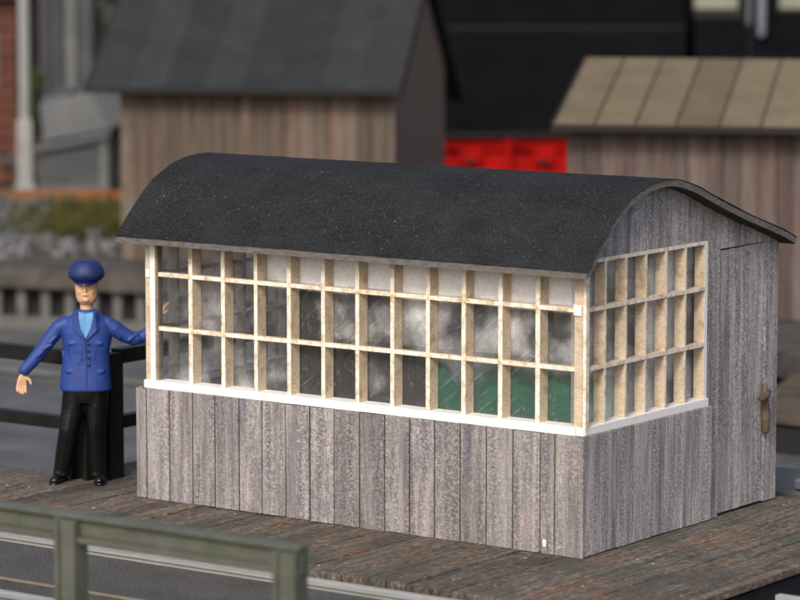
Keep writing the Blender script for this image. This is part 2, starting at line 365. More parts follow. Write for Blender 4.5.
def tag(o, label, cat, group=None):
    o['label'] = label; o['category'] = cat
    if group: o['group'] = group
    return o
def struct(o, kind='structure'): o['kind'] = kind; return o

# ================================================================== the setting
GC = Vector((-11.0, -2.4)); GR = 14.4           # turntable pit centre and radius
def ground():
    b = MB(); n = 160; big = 600; rings = []
    for rr, zz in ((GR + .05, -.02), (GR + 3, -.01), (GR + 12, 0), (60, 0), (200, 0), (big, 0)):
        rings.append([(GC.x + rr * math.cos(2 * math.pi * k / n), GC.y + rr * math.sin(2 * math.pi * k / n), zz) for k in range(n)])
    b.loft(rings, 'ground', cap=False); return struct(b.build('ground'))
ground()
b = MB(); n = 160
b.loft([[(GC.x + rr * math.cos(2 * math.pi * k / n), GC.y + rr * math.sin(2 * math.pi * k / n), -.75) for k in range(n)] for rr in (.1, 4, 9, GR + .3)], 'pitfloor', cap=False)
struct(b.build('pit_floor'))

# pit wall: ring with upright pillars and dark recesses under a coping
pw = thing('pit_wall', 'curved grey pit wall with upright pillars and dark recesses behind the railwayman', 'wall')
def arc(r, a): return (GC.x + r * math.cos(a), GC.y + r * math.sin(a))
def ringbox(b, r0, r1, a0, a1, z0, z1, mt, steps=1):
    for i in range(steps):
        p = a0 + (a1 - a0) * i / steps; q = a0 + (a1 - a0) * (i + 1) / steps
        A = arc(r0, p); B = arc(r0, q); C = arc(r1, q); D = arc(r1, p)
        b.hexa([(*A, z0), (*D, z0), (*C, z0), (*B, z0), (*A, z1), (*D, z1), (*C, z1), (*B, z1)], mt)
A0, A1 = R(-20), R(150)
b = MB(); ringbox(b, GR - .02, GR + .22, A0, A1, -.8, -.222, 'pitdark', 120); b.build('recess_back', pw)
b = MB(); ringbox(b, GR - .30, GR + .55, A0, A1, -.22, .03, 'coping', 120); b.build('coping', pw)
b = MB(); st = .335 / GR; k = 0
while A0 + k * st < A1:
    a = A0 + k * st; ringbox(b, GR - .16, GR - .03, a, a + .125 / GR, -.60, -.222, 'pitwall'); k += 1
b.build('pillars', pw)
b = MB(); ringbox(b, GR - .22, GR - .022, A0, A1, -.8, -.60, 'pitwall', 120); b.build('footing', pw)
# ring rail on the pit floor
rr = MB(); ringbox(rr, GR - 4.1, GR - 4.03, A0, A1, -.68, -.62, 'pitwall', 120); ringbox(rr, GR - 4.2, GR - 3.9, A0, A1, -.748, -.70, 'pitfloor', 120)
tag(rr.build('ring_rail'), 'curved grey running rail on the turntable pit floor behind the railings', 'rail')

# the planked deck of the turntable bridge
b = MB(); x = -14.0
while x < 1.30:
    wd = rnd.uniform(.155, .205); y1 = .42 if x + wd < -4.93 else 2.90
    y0 = -1.43 + rnd.uniform(-.025, .03)
    if x + wd > 1.0: y0 += (x + wd - 1.0) * .3
    g_ = rnd.uniform(.004, .009); dz = rnd.uniform(-.006, .003)
    b.box(x, min(x + wd - g_, 1.33), y0, y1 + rnd.uniform(-.02, .02), -.06, dz, 'deck', rnd.random(), j=.002)
    x += wd
struct(b.build('boardwalk', bevel=.006))
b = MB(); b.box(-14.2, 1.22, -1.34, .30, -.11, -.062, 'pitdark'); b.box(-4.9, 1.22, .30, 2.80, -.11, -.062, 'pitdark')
b.box(-14.3, 1.24, -1.24, -1.04, -.70, -.112, 'dark_grey'); b.box(-14.3, 1.24, .02, .22, -.70, -.112, 'dark_grey'); b.box(1.10, 1.235, -1.0, 2.7, -.34, -.112, 'dark_grey')
b.box(-4.8, 1.2, 2.50, 2.68, -.70, -.112, 'dark_grey')
tag(b.build('bridge_girder'), 'dark grey steel girder frame carrying the planked turntable deck', 'girder')
b = MB()
b.box(-14.3, 1.6, -2.52, -1.48, -.09, -.055, 'plate'); b.box(-14.3, 1.6, -3.02, -2.64, -.09, -.056, 'plate'); b.box(-14.3, 1.6, -2.63, -2.53, -.09, -.051, 'plate')
b.box(-14.3, 1.6, -4.95, -3.19, -.09, -.05, 'lightplate')
b.box(-14.3, 1.6, -4.9, -1.48, -.5, -.092, 'dark_grey')
struct(b.build('bridge_plating'))
def rail(name, y, x0, x1, z, label, group='bright steel rails'):
    b = MB(); prof = [(-.07, -.14), (.07, -.14), (.07, -.125), (.012, -.10), (.012, -.05), (.034, -.036), (.036, -.006), (.028, 0), (-.028, 0), (-.036, -.006), (-.034, -.036), (-.012, -.05), (-.012, -.10), (-.07, -.125)]
    b.loft([[(xx, y + p, z + q) for p, q in prof] for xx in (x0, x1)], 'steel'); return tag(b.build(name), label, 'rail', group)
rail('rail', -1.68, -14.2, 1.55, .012, 'long bright steel rail running just below the planked deck edge')
rail('rail', -3.10, -14.2, 1.55, -.012, 'steel rail nearest the camera, crossing the lower left corner')
b = MB(); b.box(-14.2, 1.5, -2.688, -2.668, -.054, -.040, 'yellowed'); tag(b.build('trim_strip'), 'thin yellowed strip lying on the dark plate between the two rails', 'trim strip')
rail('rail', -.16, 1.62, 9, -.02, 'short bright rail end poking in at the lower right corner')
b = MB(); b.box(1.72, 2.1, .0, .16, -.16, .02, 'concrete_light'); b.box(1.76, 2.06, .02, .14, .022, .045, 'concrete_light')
tag(b.build('rail_chair', bevel=.01), 'small grey block beside the rail end at the lower right', 'rail chair')
b = MB(); b.box(1.45, 9, -2.5, .45, -.55, -.17, 'dark_grey'); tag(b.build('approach_kerb'), 'dark concrete kerb block under the rail end at lower right', 'kerb')

# ================================================================== the glazed control cabin
cabin = thing('control_cabin', 'grey plank turntable control cabin with small-paned windows and a curved black roof', 'cabin')
PROF = [(-.15, 2.015), (-.105, 2.043), (-.03, 2.125), (.072, 2.222), (.17, 2.318), (.276, 2.397), (.40, 2.462), (.537, 2.518), (.67, 2.553), (.82, 2.572), (.95, 2.575), (1.078, 2.560), (1.21, 2.531), (1.358, 2.487), (1.50, 2.435), (1.645, 2.382), (1.88, 2.303), (2.116, 2.227), (2.36, 2.157), (2.604, 2.082), (2.71, 2.046), (2.807, 2.005)]
def top_z(y):
    for (a, za), (c, zc) in zip(PROF, PROF[1:]):
        if a <= y <= c: return za + (zc - za) * (y - a) / (c - a)
    return PROF[-1][1]
# roof: sheets of tar paper on a thin curved board
TH = .046; up = []; lo_ = []
for i, (y, z) in enumerate(PROF):
    a = PROF[max(i - 1, 0)]; c = PROF[min(i + 1, len(PROF) - 1)]; t = Vector((c[0] - a[0], c[1] - a[1])).normalized(); nn = Vector((-t.y, t.x)) if i else Vector((-.12, 1.05))
    up.append((y, z)); lo_.append((y - nn.x * TH, z - nn.y * TH))
b = MB(); X0, X1 = -4.12, .10; nx = 24; base = len(b.v); npf = len(up)
for i in range(nx + 1):
    xx = X0 + (X1 - X0) * i / nx
    for (y, z) in up: b.v.append((xx, y, z + .004 * math.sin(xx * 3.1 + y) * (1 - abs(y - 1))))
    for (y, z) in lo_: b.v.append((xx, y, z))
st_ = 2 * npf
for i in range(nx):
    for k in range(npf - 1):
        b.face([i * st_ + k, (i + 1) * st_ + k, (i + 1) * st_ + k + 1, i * st_ + k + 1], 'felt')
        b.face([i * st_ + npf + k + 1, (i + 1) * st_ + npf + k + 1, (i + 1) * st_ + npf + k, i * st_ + npf + k], 'roof_under')
    b.face([i * st_ + npf, (i + 1) * st_ + npf, (i + 1) * st_, i * st_], 'roof_edge')
    b.face([i * st_ + npf - 1, (i + 1) * st_ + npf - 1, (i + 1) * st_ + 2 * npf - 1, i * st_ + 2 * npf - 1], 'roof_edge')
for k in range(npf - 1):
    b.face([npf + k, k, k + 1, npf + k + 1][::-1], 'roof_edge'); q = nx * st_; b.face([q + npf + k, q + k, q + k + 1, q + npf + k + 1], 'roof_edge')
roof = b.build('roof', cabin)
# tar paper skin with lapped sheets and a slightly ragged edge
b = MB(); laps = [X0 - .004, -3.30, -2.33, -1.32, -.36, X1 + .006]
ARC = [0, 3, 7, 11, 16, npf - 1]
def skin(x0, x1, k0, k1, off):
    rows = []
    m_ = max(2, int((x1 - x0) / .06))
    pts = []
    for k in range(k0, k1 + 1):
        y, z = up[k]; a = up[max(k - 1, 0)]; c = up[min(k + 1, npf - 1)]; t = Vector((c[0] - a[0], c[1] - a[1])).normalized(); pts.append((y - t.y * off, z + t.x * off, t))
    if k0 == 0: y, z, t = pts[0]; pts[0] = (y - t.x * .006, z - t.y * .006, t)
    for i in range(m_ + 1):
        xx = x0 + (x1 - x0) * i / m_; jj = rnd.uniform(-.004, .004) if x1 < X1 else 0
        for q, (y, z, t) in enumerate(pts):
            e = rnd.uniform(-.003, .003) if i in (0, m_) else 0
            b.v.append((xx + e, y, z + rnd.uniform(-.0012, .0012)))
    return m_, len(pts)
for li in range(5):
    for k0, k1 in ((0, 5), (5, 11), (11, npf - 1)):
        s0 = len(b.v); off = .0045 + .0018 * ((li + (k0 > 0)) % 2)
        m_, L = skin(laps[li] - .02 * (li > 0), laps[li + 1], k0, k1, off)
        for i in range(m_):
            for q in range(L - 1): b.face([s0 + i * L + q, s0 + (i + 1) * L + q, s0 + (i + 1) * L + q + 1, s0 + i * L + q + 1], 'felt')
sk = b.build('tar_paper', roof, smooth=False)
so = sk.modifiers.new('solid', 'SOLIDIFY'); so.thickness = .0015; so.offset = 1
# battens under the roof edge at the gable
# lower front wall of separate boards
b = MB(); b.box(-4.03, -.012, .0, .022, .0, .845, 'char')
seams_px = [-4.05, -3.945]
x = -3.945
for k in range(1, 18): seams_px.append(x + (3.945 / 17.6) * k + rnd.uniform(-.006, .006))
seams_px[-1] = -.235; seams_px.append(.0)
for a, c in zip(seams_px, seams_px[1:]):
    b.box(a + .0055, c - (.0055 if c < 0 else 0), -.016 + rnd.uniform(-.0015, .0015), .0 - .0005, rnd.uniform(-.003, .004), .85 + rnd.uniform(-.004, .004), 'boards', rnd.random(), j=.0012)
fw = b.build('front_wall', cabin, bevel=.003)
b = MB(); b.box(-.325, -.296, -.026, -.0175, .045, .095, 'white', j=.007); pf = b.build('paint_flake', fw); pf['label'] = 'small white fleck stuck low on the front boards'
b = MB(); y = .0; 
for k, (a, c) in enumerate([(-.0005, .22), (.22, .445), (.445, .66), (.66, .875), (.875, 1.09), (1.09, 1.31), (1.31, 1.525), (1.525, 1.745)]):
    b.box(-.035, -.0 + rnd.uniform(-.001, .001), a + .001, c - .0005, .006 + rnd.uniform(-.003, .003), .85, 'boards_side', rnd.random())
b.build('side_wall', cabin, bevel=.0025)
b = MB(); b.box(-4.05, -4.015, .024, 1.745, 0, .85, 'boards', .4); b.build('far_side_wall', cabin, bevel=.003)
# gable ends: strips cut to the roof curve round the window opening
def gable(x0, x1, mt, name, door=False):
    b = MB(); ys = [.02]
    while ys[-1] < 1.66: ys.append(ys[-1] + .205)
    ys[-1] = 1.715
    def strip(a, c, z0, tn, gap=.001):
        nn = 4; pts = [a + gap + (c - a - 2 * gap) * i / nn for i in range(nn + 1)]
        for p, q in zip(pts, pts[1:]):
            zp, zq = top_z(p) - TH - .004, top_z(q) - TH - .004
            b.hexa([(x0, p, z0), (x1, p, z0), (x1, q, z0), (x0, q, z0), (x0, p, zp), (x1, p, zp), (x1, q, zq), (x0, q, zq)], mt, tn)
    for a, c in zip(ys, ys[1:]): strip(a, c, 2.075 if a > .1 else 2.085, rnd.random(), .0008)
    ys2 = [1.715, 1.885]
    strip(1.715, 1.885, 0.0, .45)
    if door:
        yd = [1.887, 2.08, 2.29, 2.50, 2.565]
        for a, c in zip(yd, yd[1:]): strip(a, c, 1.995, rnd.random())
        strip(2.567, 2.76, 0.012, .5, .0)
    else:
        for a, c in zip([1.885, 2.1, 2.32, 2.54], [2.1, 2.32, 2.54, 2.76]): strip(a, c, 0.0 if a > 0 else 0, rnd.random())
    return b.build(name, cabin)
gable(-.075, -.030, 'boards_side', 'gable_wall', True)
b = MB()
for k, (a, c) in enumerate([(1.885, 2.04), (2.04, 2.215), (2.215, 2.39), (2.39, 2.566)]):
    b.box(-.072, -.033 - .002 * (k % 2), a + .0035, c - .002, .02 + rnd.uniform(-.004, .004), 1.980 + k * .0025, 'boards_side', rnd.random(), j=.001)
door = b.build('door', cabin)
b = MB()
b.tube([(-.005, 2.55, .56), (-.002, 2.545, .70), (-.006, 2.54, .78), (-.012, 2.545, .90)], [.030, .036, .030, .022], 'latch', 10)
b.tube([(.030, 2.43, .822), (.022, 2.50, .828), (-.004, 2.60, .850)], [.030, .024, .020], 'latch', 10)
b.build('latch', door, smooth=True)
gable(-4.045, -4.0, 'boards', 'far_gable_wall')
# back wall: lower boards, dim lining, frosted strip above, added to backlight the top panes
b = MB(); b.box(-4.0, -.08, 2.715, 2.76, 0, 1.42, 'boards', .5); b.box(-4.0, -.08, 2.716, 2.759, 1.93, 1.985, 'boards', .5)
b.box(-3.998, -2.0, 2.69, 2.714, .02, 1.42, 'inner'); b.box(-1.999, -.078, 2.69, 2.714, .02, 1.42, 'inner_bright')
b.box(-1.999, -.081, 2.70, 2.7585, 1.4205, 1.9295, 'inner_bright'); bw = b.build('back_wall', cabin)
b = MB(); b.box(-3.998, -2.0, 2.733, 2.738, 1.421, 1.929, 'added_frosted'); b.build('added_backlit_strip', bw)
b = MB(); b.box(-3.995, -.085, .15, 2.68, -.0, .02, 'inner'); b.build('floor_board', cabin)

# window frames: laser-cut grids, painted on the face, raw wood in the depth
def zrow(i): return (.915, 1.292, 1.300 + .03, 1.70)[i]
ZB = [1.312, 1.725]
b = MB(); F = (None, None, 'cream', None, None, None)
cw = (3.85 - .10) / 12
def jit(v, a=.002): return v + rnd.uniform(-a, a)
for i in range(1, 12):
    x = -3.85 + cw * i; b.box(jit(x - .018), jit(x + .018), .030, .135, .912, 2.085, 'raw', .5, F, j=.0015)
fr = b.build('window_frame', cabin, bevel=.002)
fr['label'] = 'long cream glazing grid of twelve columns and three rows'
b = MB()
for z in ZB: b.box(-3.85, -.10, .026, .075, z - .016, z + .016, 'raw', .5, F)
b.build('crossbar', fr, bevel=.002)
b = MB(); b.box(-3.975, -.075, -.0045, .14, .852, .912, 'white', .5, (None, None, 'white', 'raw', None, 'raw'), j=.001); b.build('sill', fr, bevel=.004)
b = MB(); b.box(-3.98, -.03, .028, .13, 2.055, 2.11, 'raw'); b.build('head_rail', fr)
b = MB(); b.box(-.098, -.032, .012, .10, .913, 2.10, 'raw'); b.box(-.031, -.004, .016, .060, .855, 2.13, 'raw', .5, (None, None, 'cream', 'cream', None, None))
b.box(-.100, -.034, .0, .011, 1.69, 1.765, 'white', j=.002); b.build('corner_post', fr, bevel=.003)
b = MB(); b.box(-3.965, -3.915, .012, .10, .853, 2.09, 'raw'); b.box(-3.914, -3.865, .006, .10, .913, 2.08, 'white', .5, (None, None, 'white', 'raw', None, None))
b.box(-3.956, -3.918, .002, .0115, 1.70, 1.76, 'white', j=.002); b.build('corner_post', fr, bevel=.003)
def sheet(name, parent, P0, dx, dz, nn, mm, wob, tonef, nrm):
    b = MB(); P0 = Vector(P0); dx = Vector(dx); dz = Vector(dz); nrm = Vector(nrm); ph = rnd.uniform(0, 6)
    for i in range(nn + 1):
        for k in range(mm + 1):
            u = i / nn; v = k / mm; b.v.append(tuple(P0 + dx * u + dz * v + nrm * wob * (math.sin(u * 9 + ph + v * 3) * .6 + math.sin(v * 5 + u * 17) * .4)))
    for i in range(nn):
        for k in range(mm):
            s0 = i * (mm + 1) + k; b.face([s0, s0 + mm + 1, s0 + mm + 2, s0 + 1], 'glaze', tonef((i + .5) / nn, (k + .5) / mm))
    o = b.build(name, parent, smooth=True); return o
def glare_front(u, v):
    # sky reflections painted as white haze, strongest towards the top and right half
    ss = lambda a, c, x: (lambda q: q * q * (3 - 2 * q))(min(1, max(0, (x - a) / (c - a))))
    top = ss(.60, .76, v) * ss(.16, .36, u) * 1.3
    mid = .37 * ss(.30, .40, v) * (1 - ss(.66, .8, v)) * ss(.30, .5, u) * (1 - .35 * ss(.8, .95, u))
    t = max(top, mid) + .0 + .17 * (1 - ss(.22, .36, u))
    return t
sheet('glazing', fr, (-3.86, .142, .9), (3.79, 0, 0), (0, 0, 1.2), 120, 40, .004, glare_front, (0, 1, 0))
for nm, xs, sg in (('side_window_frame', -.026, -1), ('far_side_window_frame', -3.967, 1)):
    b = MB(); xo = xs; xi = xs + sg * .088; ca = (1.66 - .03) / 6; a_, c_ = min(xo, xi), max(xo, xi)
    F = (None, None, None, 'cream', None, None) if sg < 0 else (None, None, None, None, None, 'cream')
    for i in range(1, 6):
        y = .03 + ca * i; b.box(a_, c_, y - .012, y + .012, .912, 2.072, 'raw', .5, F, j=.0012)
    b.box(a_, c_, 1.655, 1.70, .913, 2.072, 'raw', .5, tuple('white' if f else None for f in F))
    f2 = b.build(nm, cabin, bevel=.0015)
    b = MB()
    for z in ZB: b.box(*(sorted((xo + .003 * -sg, xo + sg * .06))), .03, 1.656, z - .015, z + .015, 'raw', .5, F)
    b.box(a_, c_, .03, 1.6545, 2.045, 2.0735, 'raw', .5, F)
    b.build('crossbar', f2, bevel=.0015)
    b = MB(); b.box(*(sorted((xo + sg * .10, xo - sg * .016))), .005, 1.705, .852, .9118, 'white', .5); b.build('sill', f2, bevel=.004)
    sheet('glazing', f2, (xo + sg * .107, .03, .9), (0, 1.65, 0), (0, 0, 1.17), 40, 30, .003, (lambda u, v: .50 if sg < 0 else -.1), (1, 0, 0))  # even haze painted on the near side panes to brighten the dark interior
# green control desk inside
cab = thing('control_desk', 'dark green control cabinet glimpsed inside behind the lower right panes', 'cabinet', (-1.02, 1.15, .021))
b = MB(); b.box(-.93, .80, -.30, .35, 0, 1.13, 'cabinet'); b.build('cabinet_body', cab, bevel=.02)
b = MB(); b.hexa([(-.95, -.33, 1.131), (.82, -.33, 1.131), (.82, .37, 1.131), (-.95, .37, 1.131), (-.95, -.33, 1.155), (.82, -.33, 1.17), (.82, .37, 1.26), (-.95, .37, 1.25)], 'inner_pale'); b.build('desk_top', cab, bevel=.01)

b = MB(); NX, NY = 60, 26
for i in range(NX + 1):
    for k in range(NY + 1):
        u = i / NX; v = k / NY; x = -1.98 + 1.62 * u; wv = .05 * math.sin(u * 11 + 1) + .03 * math.sin(u * 23 + v * 4)
        drop = .08 + .17 * math.exp(-((u - .31) / .11) ** 2) + .02 * math.exp(-((u - .62) / .07) ** 2) + .05 * u + .008 * math.sin(u * 31) + .012 * math.sin(u * 57 + 1)
        if v < .5: y = .80 - .02 - .05 * v + .02 * math.sin(u * 17); z = 1.20 - drop * (1 - v * 2) + .02 * math.sin(u * 19)
        else: y = .78 + (v - .5) * 1.2; z = 1.20 + .05 * (v - .5) + wv * (v - .5) * 2 + .10 * math.sin((v - .5) * 3) * (1 + math.sin(u * 6.5))
        b.v.append((x, y, z))
for i in range(NX):
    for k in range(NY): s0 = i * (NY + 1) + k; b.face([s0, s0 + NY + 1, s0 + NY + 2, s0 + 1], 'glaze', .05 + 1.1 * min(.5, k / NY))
tag(b.build('clear_sheet', smooth=True), 'crumpled cloudy sheet draped over the green cabinet inside', 'plastic sheet')

# ================================================================== railings
rl = thing('black_railing', 'black steel railing with a broad corner post behind the railwayman', 'railing', (-4.85, .32, 0))
def ibeam_v(b, x0, x1, y0, y1, z0, z1, mt):
    t = .03; b.box(x0, x0 + t, y0, y1, z0, z1, mt); b.box(x1 - t, x1, y0, y1, z0, z1, mt); m_ = (y0 + y1) / 2; b.box(x0 + t + .0005, x1 - t - .0005, m_ - .015, m_ + .015, z0, z1, mt)
b = MB(); ibeam_v(b, -.13, .06, -.07, .07, 0, 1.04, 'black_metal'); b.build('post', rl)
b = MB(); ibeam_v(b, -.02, .165, .10, .26, -.05, 1.00, 'black_metal'); b.build('post', rl)
b = MB(); ibeam_v(b, -4.1, -3.9, -.07, .07, 0, 1.04, 'black_metal'); b.build('post', rl)
b = MB(); b.box(-7, -.131, -.05, .05, .905, 1.02, 'black_metal'); b.box(.04, .14, .262, 2.5, .905, 1.02, 'black_metal'); b.build('top_rail', rl)
b = MB(); b.box(-7, -.131, -.04, .04, .385, .485, 'black_metal'); b.box(.05, .13, .262, 2.5, .385, .485, 'black_metal'); b.build('middle_rail', rl)
b = MB(); ibeam_v(b, -.01, .19, 2.501, 2.62, -.05, 1.04, 'black_metal'); b.build('post', rl)

gr = thing('green_railing', 'grey green painted steel railing nearest the camera at lower left', 'railing', (1.14, -4.8, -.05))
b = MB()
b.box(-9, .10, -.05, .05, 1.035, 1.065, 'green_metal'); b.box(-9, .10, -.015, .015, .935, 1.0345, 'green_metal'); b.box(-9, .10, -.05, .05, .895, .9345, 'green_metal')
b.build('top_rail', gr, bevel=.008)
for xx in (0, -1.60, -3.20, -4.80):
    b = MB(); b.box(xx - .062, xx - .030, -.078, .045, 0, 1.034, 'green_metal'); b.box(xx + .070, xx + .094, -.078, .045, 0, 1.034, 'green_metal'); b.box(xx - .0295, xx + .0695, -.0605, -.0515, 0, 1.03, 'green_metal')
    b.build('post', gr, bevel=.008)
b = MB(); b.box(-9, .0, -.03, .03, .42, .50, 'green_metal'); 

# ================================================================== sheds, locomotive and the far left corner
RH = Vector((math.cos(.62434), math.sin(.62434), 0)); FH = Vector((-math.sin(.62434), math.cos(.62434), 0))
def at_depth(u, d, z): # helper for laying out far things: u metres to the right of the view axis, d metres away, height z
    p = Vector((CAM.x, CAM.y, 0)) + RH * u + FH * d; return (p.x, p.y, z)
def shed(name, label, loc, rz, Wd, Dp, eave, ridge, wallmat, endmat, roofmat, over, sheetw, lapmat, ridge_at=.5, over_r=None, ov_b=.30):
    if over_r is None: over_r = over
    t = thing(name, label, 'shed', loc, rz)
    b = MB(); x = 0
    while x < Wd - .01:
        wq = min(rnd.uniform(.17, .21), Wd - x); b.box(x + .004, x + wq - .004, 0, .03 + rnd.uniform(-.004, .004), 0, eave, wallmat, rnd.random()); x += wq
    b.box(.0, Wd, .031, .06, 0, eave, 'eave_dark')
    b.build('front_wall', t)
    for x0, nm in ((Wd - .06, 'gable_wall'), (0.0, 'gable_wall')):
        b = MB(); yr = Dp * ridge_at; n_ = 22
        for i in range(n_):
            p = .061 + (Dp - .122) * i / n_; q = .061 + (Dp - .122) * (i + 1) / n_
            f = lambda y: eave + (ridge - eave) * (1 - abs(y - yr) / (yr if y < yr else Dp - yr)) - .01
            b.hexa([(x0, p + .003, 0), (x0 + .06, p + .003, 0), (x0 + .06, q, 0), (x0, q, 0), (x0, p + .003, f(p)), (x0 + .06, p + .003, f(p)), (x0 + .06, q, f(q)), (x0, q, f(q))], endmat, rnd.random())
        b.build(nm, t)
    b = MB(); b.box(0, Wd, Dp - .06, Dp, 0, eave, wallmat, .4); b.build('back_wall', t)
    yr = Dp * ridge_at; b = MB(); s1 = (ridge - eave) / yr
    def slope(ya, za, yb, zb):
        x = -over; tt = .05
        while x < Wd + over_r - .01:
            xe = min(x + sheetw * rnd.uniform(.96, 1.04), Wd + over_r)
            if Wd + over_r - xe < .1: xe = Wd + over_r
            for (u, v) in ((0, 1),):
                b.hexa([(x, ya, za), (xe, ya, za), (xe, yb, zb), (x, yb, zb), (x, ya, za + tt), (xe, ya, za + tt), (xe, yb, zb + tt), (x, yb, zb + tt)], roofmat, rnd.random())
            if xe < Wd + over_r - .05:
                b.hexa([(xe - .010, ya, za + tt), (xe + .010, ya, za + tt), (xe + .010, yb, zb + tt), (xe - .010, yb, zb + tt), (xe - .010, ya, za + tt + .009), (xe + .010, ya, za + tt + .009), (xe + .010, yb, zb + tt + .009), (xe - .010, yb, zb + tt + .009)], lapmat, .5)
            x = xe + .0005
    ov = .30
    slope(-ov, eave - s1 * ov, yr, ridge)
    s2 = (ridge - eave) / (Dp - yr)
    slope(yr + .001, ridge, Dp + ov_b, eave - s2 * ov_b)
    rf = b.build('roof', t)
    b = MB(); b.box(-over, Wd + over_r, -ov - .03, -ov - .001, eave - s1 * ov - .02, eave - s1 * ov + .056, 'eave_dark'); b.build('fascia', rf)
    for xx in (-over - .025, Wd + over_r + .001):
        b = MB()
        for (ya, za, yb, zb) in ((-ov, eave - s1 * ov, yr, ridge), (yr, ridge, Dp + ov_b, eave - s2 * ov_b)):
            b.hexa([(xx, ya, za - .05), (xx + .024, ya, za - .05), (xx + .024, yb, zb - .05), (xx, yb, zb - .05), (xx, ya, za + .07), (xx + .024, ya, za + .07), (xx + .024, yb, zb + .07), (xx, yb, zb + .07)], 'eave_dark')
        b.build('bargeboard', rf)
    return t
a_ = .62434
shed('dark_roofed_shed', 'brown plank shed with steep slate grey felt roof on the left', (-15.08, 12.63, 0), a_ - R(9), 3.56, 4.4, 2.36, 3.67, 'shed_boards', 'shed_boards_end', 'slate_felt', .36, .5, 'slate_felt', over_r=.10, ov_b=1.0)
shed('tan_roofed_shed', 'rosy brown plank shed with sandy tan felt roof on the right', at_depth(1.84, 35.3, 0), a_ - R(12), 5.2, 4.2, 2.16, 2.71, 'shed_boards_pink', 'shed_boards_end', 'sand_felt', .10, .46, 'eave_dark')

# locomotive with tender
lc = thing('steam_locomotive', 'black steam locomotive with bright red frame standing behind the sheds', 'locomotive', at_depth(0, 50, 0), a_)
b = MB(); b.box(-3.0, 4.45, 0, 2.6, 1.0, 2.62, 'loco_black'); b.box(-3.0, 4.45, .04, 2.6, 2.66, 5.2, 'loco_black'); b.box(-3.0, 4.45, .02, .039, 2.6205, 2.66, 'black_metal'); b.box(-3, 12, -.02, 2.6, .93, .999, 'black_metal')
tb = b.build('tender_body', lc, bevel=.03)
b = MB(); b.box(4.60, 5.36, -.05, 2.6, 1.0, 2.78, 'loco_black'); b.box(4.60, 5.36, .02, .06, 2.78, 2.9, 'black_metal'); b.box(5.45, 12, 0, 2.6, 1.0, 2.7, 'loco_black'); b.box(4.5, 12, .45, 2.6, 2.6, 5.2, 'loco_black')
b.box(5.6, 12, -.06, -.001, 1.9, 2.0, 'black_metal'); b.box(5.42, 5.44, -.02, 2.6, 1., 2.75, 'dark_grey')
cb = b.build('cab', lc, bevel=.03)
for xa, xb in ((4.62, 5.30), (5.95, 6.9)):
    b = MB(); b.box(xa - .05, xb + .05, .40, .449, 2.86, 3.7, 'black_metal'); wf = b.build('window', cb); b = MB(); b.box(xa, xb, .37, .399, 2.93, 3.6, 'cab_pane'); b.build('pane', wf)
b = MB(); b.tube([(5.62, -.12, 2.55), (5.62, -.12, 5)], [.07, .07], 'pipe'); b.tube([(5.42, -.12, 2.7), (5.42, -.12, 5)], [.03, .03], 'pipe'); b.build('pipe', lc, smooth=True)
b = MB(); x = -2.95
b.box(-3, 12, .12, .18, .74, .925, 'loco_red'); b.box(-3, 12, .2, .26, .3, .74, 'loco_red')
while x < 11.5:
    b.box(x, x + .10, .03, .119, .36, .92, 'loco_red'); b.box(x + .42, x + .78, .10, .199, .52, .80, 'loco_red'); b.box(x + .56, x + .66, .06, .0995, .50, .60, 'black_metal'); b.hexa([(x + .1, .05, .80), (x + .5, .05, .72), (x + .5, .11, .72), (x + .1, .11, .80), (x + .1, .05, .86), (x + .5, .05, .76), (x + .5, .11, .76), (x + .1, .11, .86)], 'loco_red'); x += 1.15
b.build('frame', lc)
for x in (-2.3, -1.0, .4, 2.4, 4.3, 6.2, 8.1):
    b = MB(); Rw = .5
    for k in range(20):
        p = 2 * math.pi * k / 20; q = 2 * math.pi * (k + 1) / 20
        pr_ = [(x + r_ * math.cos(t_), y_, .55 + r_ * math.sin(t_)) for y_ in (.28, .38) for r_, t_ in ((Rw - .08, p), (Rw, p), (Rw, q), (Rw - .08, q))]
        b.hexa([pr_[0], pr_[3], pr_[2], pr_[1], pr_[4], pr_[7], pr_[6], pr_[5]], 'loco_red')
    for k in range(6): t_ = math.pi * k / 6; b.beam((x - .42 * math.cos(t_), .33, .55 - .42 * math.sin(t_)), (x + .42 * math.cos(t_), .33, .55 + .42 * math.sin(t_)), .05, .05, 'loco_red', up=(0, 1, 0))
    b.build('wheel', lc)

# far left corner
bm_ = MB(); bm_.beam(at_depth(-10.5, 49.3, .08), at_depth(-3.6, 49.3, .08), .2, .17, 'rust'); bm_.beam(at_depth(-10.5, 49.3, -.03), at_depth(-3.6, 49.3, -.03), .3, .05, 'rust')
tag(bm_.build('rusty_rail'), 'rusty orange rail lying across the ground at far left', 'rail')
P = at_depth(-5.98, 51, 0); ms = thing('signal_mast', 'tall pale grey mast standing at the far left', 'mast', P, a_)
b = MB(); b.tube([(0, 0, 0), (.02, 0, 7)], [.095, .085], 'pole', 12); b.build('shaft', ms, smooth=True); b = MB(); b.box(-.16, .16, -.16, .16, 0, .12, 'pole'); b.box(-.12, .12, -.12, .12, .12, 1.15, 'pole'); b.build('mast_base', ms, bevel=.02)
hp = thing('coal_hopper', 'grey hopper with sloping chute and tall ribbed tower behind the mast', 'hopper', at_depth(-5.72, 50.4, 0), a_)
b = MB(); b.hexa([(0, 0, 0), (1.10, 0, 0), (1.12, 1.4, 0), (0, 1.4, 0), (-.04, 0, .68), (1.12, 0, .9), (1.45, 1.4, 1.28), (0, 1.4, 1.0)], 'concrete', .5, (None, None, 'concrete', 'dark_grey', None, None)); b.build('bin', hp, bevel=.02)
